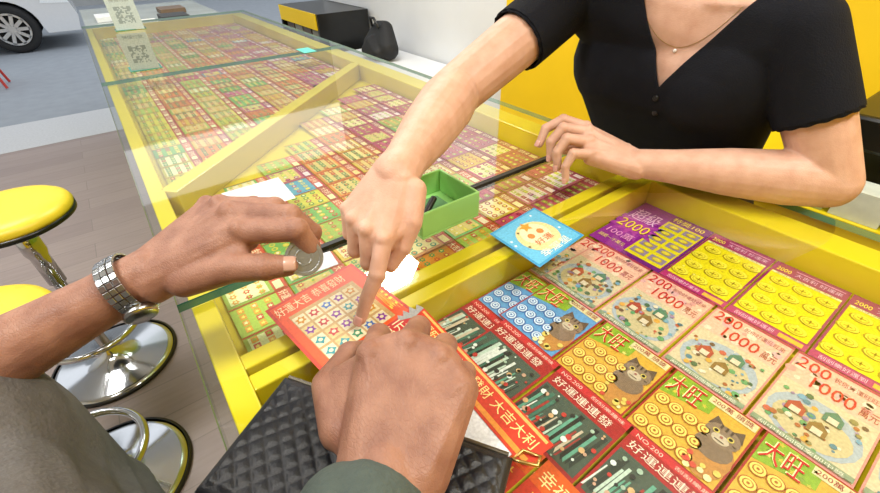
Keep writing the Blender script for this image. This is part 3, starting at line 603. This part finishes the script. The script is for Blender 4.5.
wr=V((.0502,.1393,1.064)); er=V((-.12,-.09,1.04)); dF=V((-.45,-.2,.87)).normalized(); l3=V((.75,-.65,.0)).normalized()
fR=[[(.1064,.2455,1.0754),(.110,.246,1.050),(.094,.232,1.040)],[(.1407,.231,1.075),(.142,.232,1.050),(.124,.218,1.042)],[(.150,.2024,1.0706),(.151,.203,1.048),(.134,.192,1.041)],[(.1464,.1699,1.0685),(.147,.170,1.048),(.132,.162,1.042)]]
tR=[(.0384,.1906,1.0634),(.0479,.2321,1.0658),(.0803,.2592,1.0538),(.100,.262,1.045)]
hand(bm,[(wr+l3*.020,.0235),(wr-l3*.016,.0235)],[(.0834,.2124,1.0975),(.1114,.2017,1.0995),(.1264,.1782,1.0935),(.1262,.1519,1.0845)],fR,tR,1.05,dF,.014)
chain(bm,[(wr,.026),(wr.lerp(er,.25),.028),(wr.lerp(er,.6),.035),(er,.042)],3)
organic('arm_right',bm,SK2,C,.0018,4)
nail('nail_thumb_r',tR[3],tR[2],V((-.3,.6,.6)),1.1,NL2,C)
def watch():
    e=empty('wristwatch',(0,0,0)); c=V((-.0600,.4000,1.1195)); ax=(w-el).normalized(); n=V((0,0,1)); n=(n-ax*n.dot(ax)).normalized(); sd=ax.cross(n)
    st=mat('steel_watch','#b8bcc0',.22,metal=1,var=.03); bm=bmesh.new(); N=30
    for i in range(N):
        a=2*math.pi*i/N; rx=.0285; p=c+(n*math.cos(a)+sd*math.sin(a))*rx
        rr=Matrix((ax,(-n*math.sin(a)+sd*math.cos(a)),(n*math.cos(a)+sd*math.sin(a)))).transposed()
        for q,(x0,x1) in enumerate(((-.0085,-.0032),(-.0026,.0026),(.0032,.0085))): addbox(bm,x0,x1,-.0027,.0027,-.0012,.0012+(.0004 if q==1 else 0),rot=rr,at=p)
    fin('bracelet',bm,st,e,bevel=.0004)
    a=math.radians(120); dd=n*math.cos(a)+sd*math.sin(a); p=c+dd*.030; rr=Matrix((ax,(-n*math.sin(a)+sd*math.cos(a)),dd)).transposed()
    bm=bmesh.new(); addlathe(bm,[(0,-.003),(.013,-.003),(.014,.002),(.013,.004),(.0115,.005),(0,.005)],(0,0,0),36)
    for v in bm.verts: v.co=rr@v.co+p
    bmesh.ops.recalc_face_normals(bm,faces=bm.faces); fin('case',bm,st,e,True); e.parent=C; e.matrix_parent_inverse=Matrix.Translation(-V(C.location))
watch()
cc=V((.0735,.3025,1.147)); e=empty('coin',cc); bm=bmesh.new(); addlathe(bm,[(0,.0004),(.006,.0004),(.0062,.0009),(.0075,.0009),(.0077,.0004),(.0128,.0004),(.0132,.0013),(.0158,.0013),(.0162,.0006),(.0162,-.001),(0,-.001)],(0,0,0),48)
nn=V((-.25,-.70,.66)).normalized(); rq=V((0,0,1)).rotation_difference(nn).to_matrix()
for v in bm.verts: v.co=rq@v.co+cc
bmesh.ops.recalc_face_normals(bm,faces=bm.faces)
fin('coin_disc',bm,mat('silver_coin','#b6babe',.3,metal=1,bump=.12,bscale=400),e,False)
jk=mat('grey_jacket','#5f5c5a',.85,bump=.6,bscale=260,var=.12,scale=60); jk2=mat('grey_green_cuff','#49544f',.85,bump=.6,bscale=260,var=.12,scale=60)
bm=bmesh.new()
hull(bm,[((-.262,.368,.80),.123),((-.27,.08,.80),.115),((-.262,.368,1.02),.124),((-.28,.06,1.02),.118)],3)
hull(bm,[((-.27,.36,1.02),.118),((-.28,.06,1.02),.118),((-.33,.38,1.20),.07),((-.30,.02,1.20),.07)],3)
chain(bm,[((-.33,.38,1.20),.07),((-.33,.42,1.10),.06),((-.30,.435,1.055),.055)],3)
chain(bm,[((-.30,.02,1.20),.07),((-.20,-.08,1.08),.06),(er,.056)],3)
for k in range(4): chain(bm,[((-.205,.40-.03*k,.86+.06*k),.066),((-.17,.30-.03*k,.90+.06*k),.060)],2)
organic('jacket',bm,jk,C,.005,14)
bm=bmesh.new(); c0=wr.lerp(er,.10); chain(bm,[(c0-l3*.024,.034),(c0+l3*.002,.030)],3); chain(bm,[(c0-l3*.010,.038),(wr.lerp(er,.5),.046),(er,.056)],3); chain(bm,[(c0-l3*.026,.0345),(wr.lerp(er,.5),.046)],3); o=organic('sleeve_right',bm,jk2,C,.003,3)
bm=bmesh.new(); chain(bm,[((-.33,.2,1.25),.06),((-.32,.2,1.36),.055)],3); hull(bm,[((-.31,.2,1.46),.09),((-.34,.2,1.46),.09),((-.25,.2,1.39),.04)],3); hull(bm,[((-.212,.2,1.41),.012),((-.222,.2,1.44),.008)])
for s in(-1,1): hull(bm,[((-.32,.2+s*.09,1.44),.015),((-.325,.2+s*.092,1.42),.01)])
organic('head',bm,SK2,C,.004,6)
for s in(-1,1):
    bm=bmesh.new(); bmesh.ops.create_uvsphere(bm,u_segments=16,v_segments=10,radius=.012,matrix=Matrix.Translation((-.228,.2+s*.032,1.452))); fin('eye_%d'%(s+1),bm,mat('eye_white','#e8e4e0',.2),C,True)
bm=bmesh.new(); hull(bm,[((-.33,.2,1.50),.092),((-.36,.2,1.47),.09)],3); organic('hair',bm,mat('black_hair','#17130f',.45),C,.005,4)
bm=bmesh.new()
for s in(-1,1): chain(bm,[((-.36,.2+s*.07,.765),.095),((-.15,.2+s*.10,.70),.062),((-.16,.2+s*.10,.36),.045),((-.18,.2+s*.10,.20),.04)],3)
hull(bm,[((-.36,.27,.78),.10),((-.36,.13,.78),.10)],3)
organic('trousers',bm,mat('dark_trousers','#2a2c30',.85),C,.008,5)
for s in(-1,1):
    bm=bmesh.new(); hull(bm,[((-.19,.2+s*.10,.14),.04),((-.10,.2+s*.10,.12),.03)]); fin('shoe_%d'%(s+1),bm,blk,C,True)
stool('bar_stool.002',-.40,.2,.66)
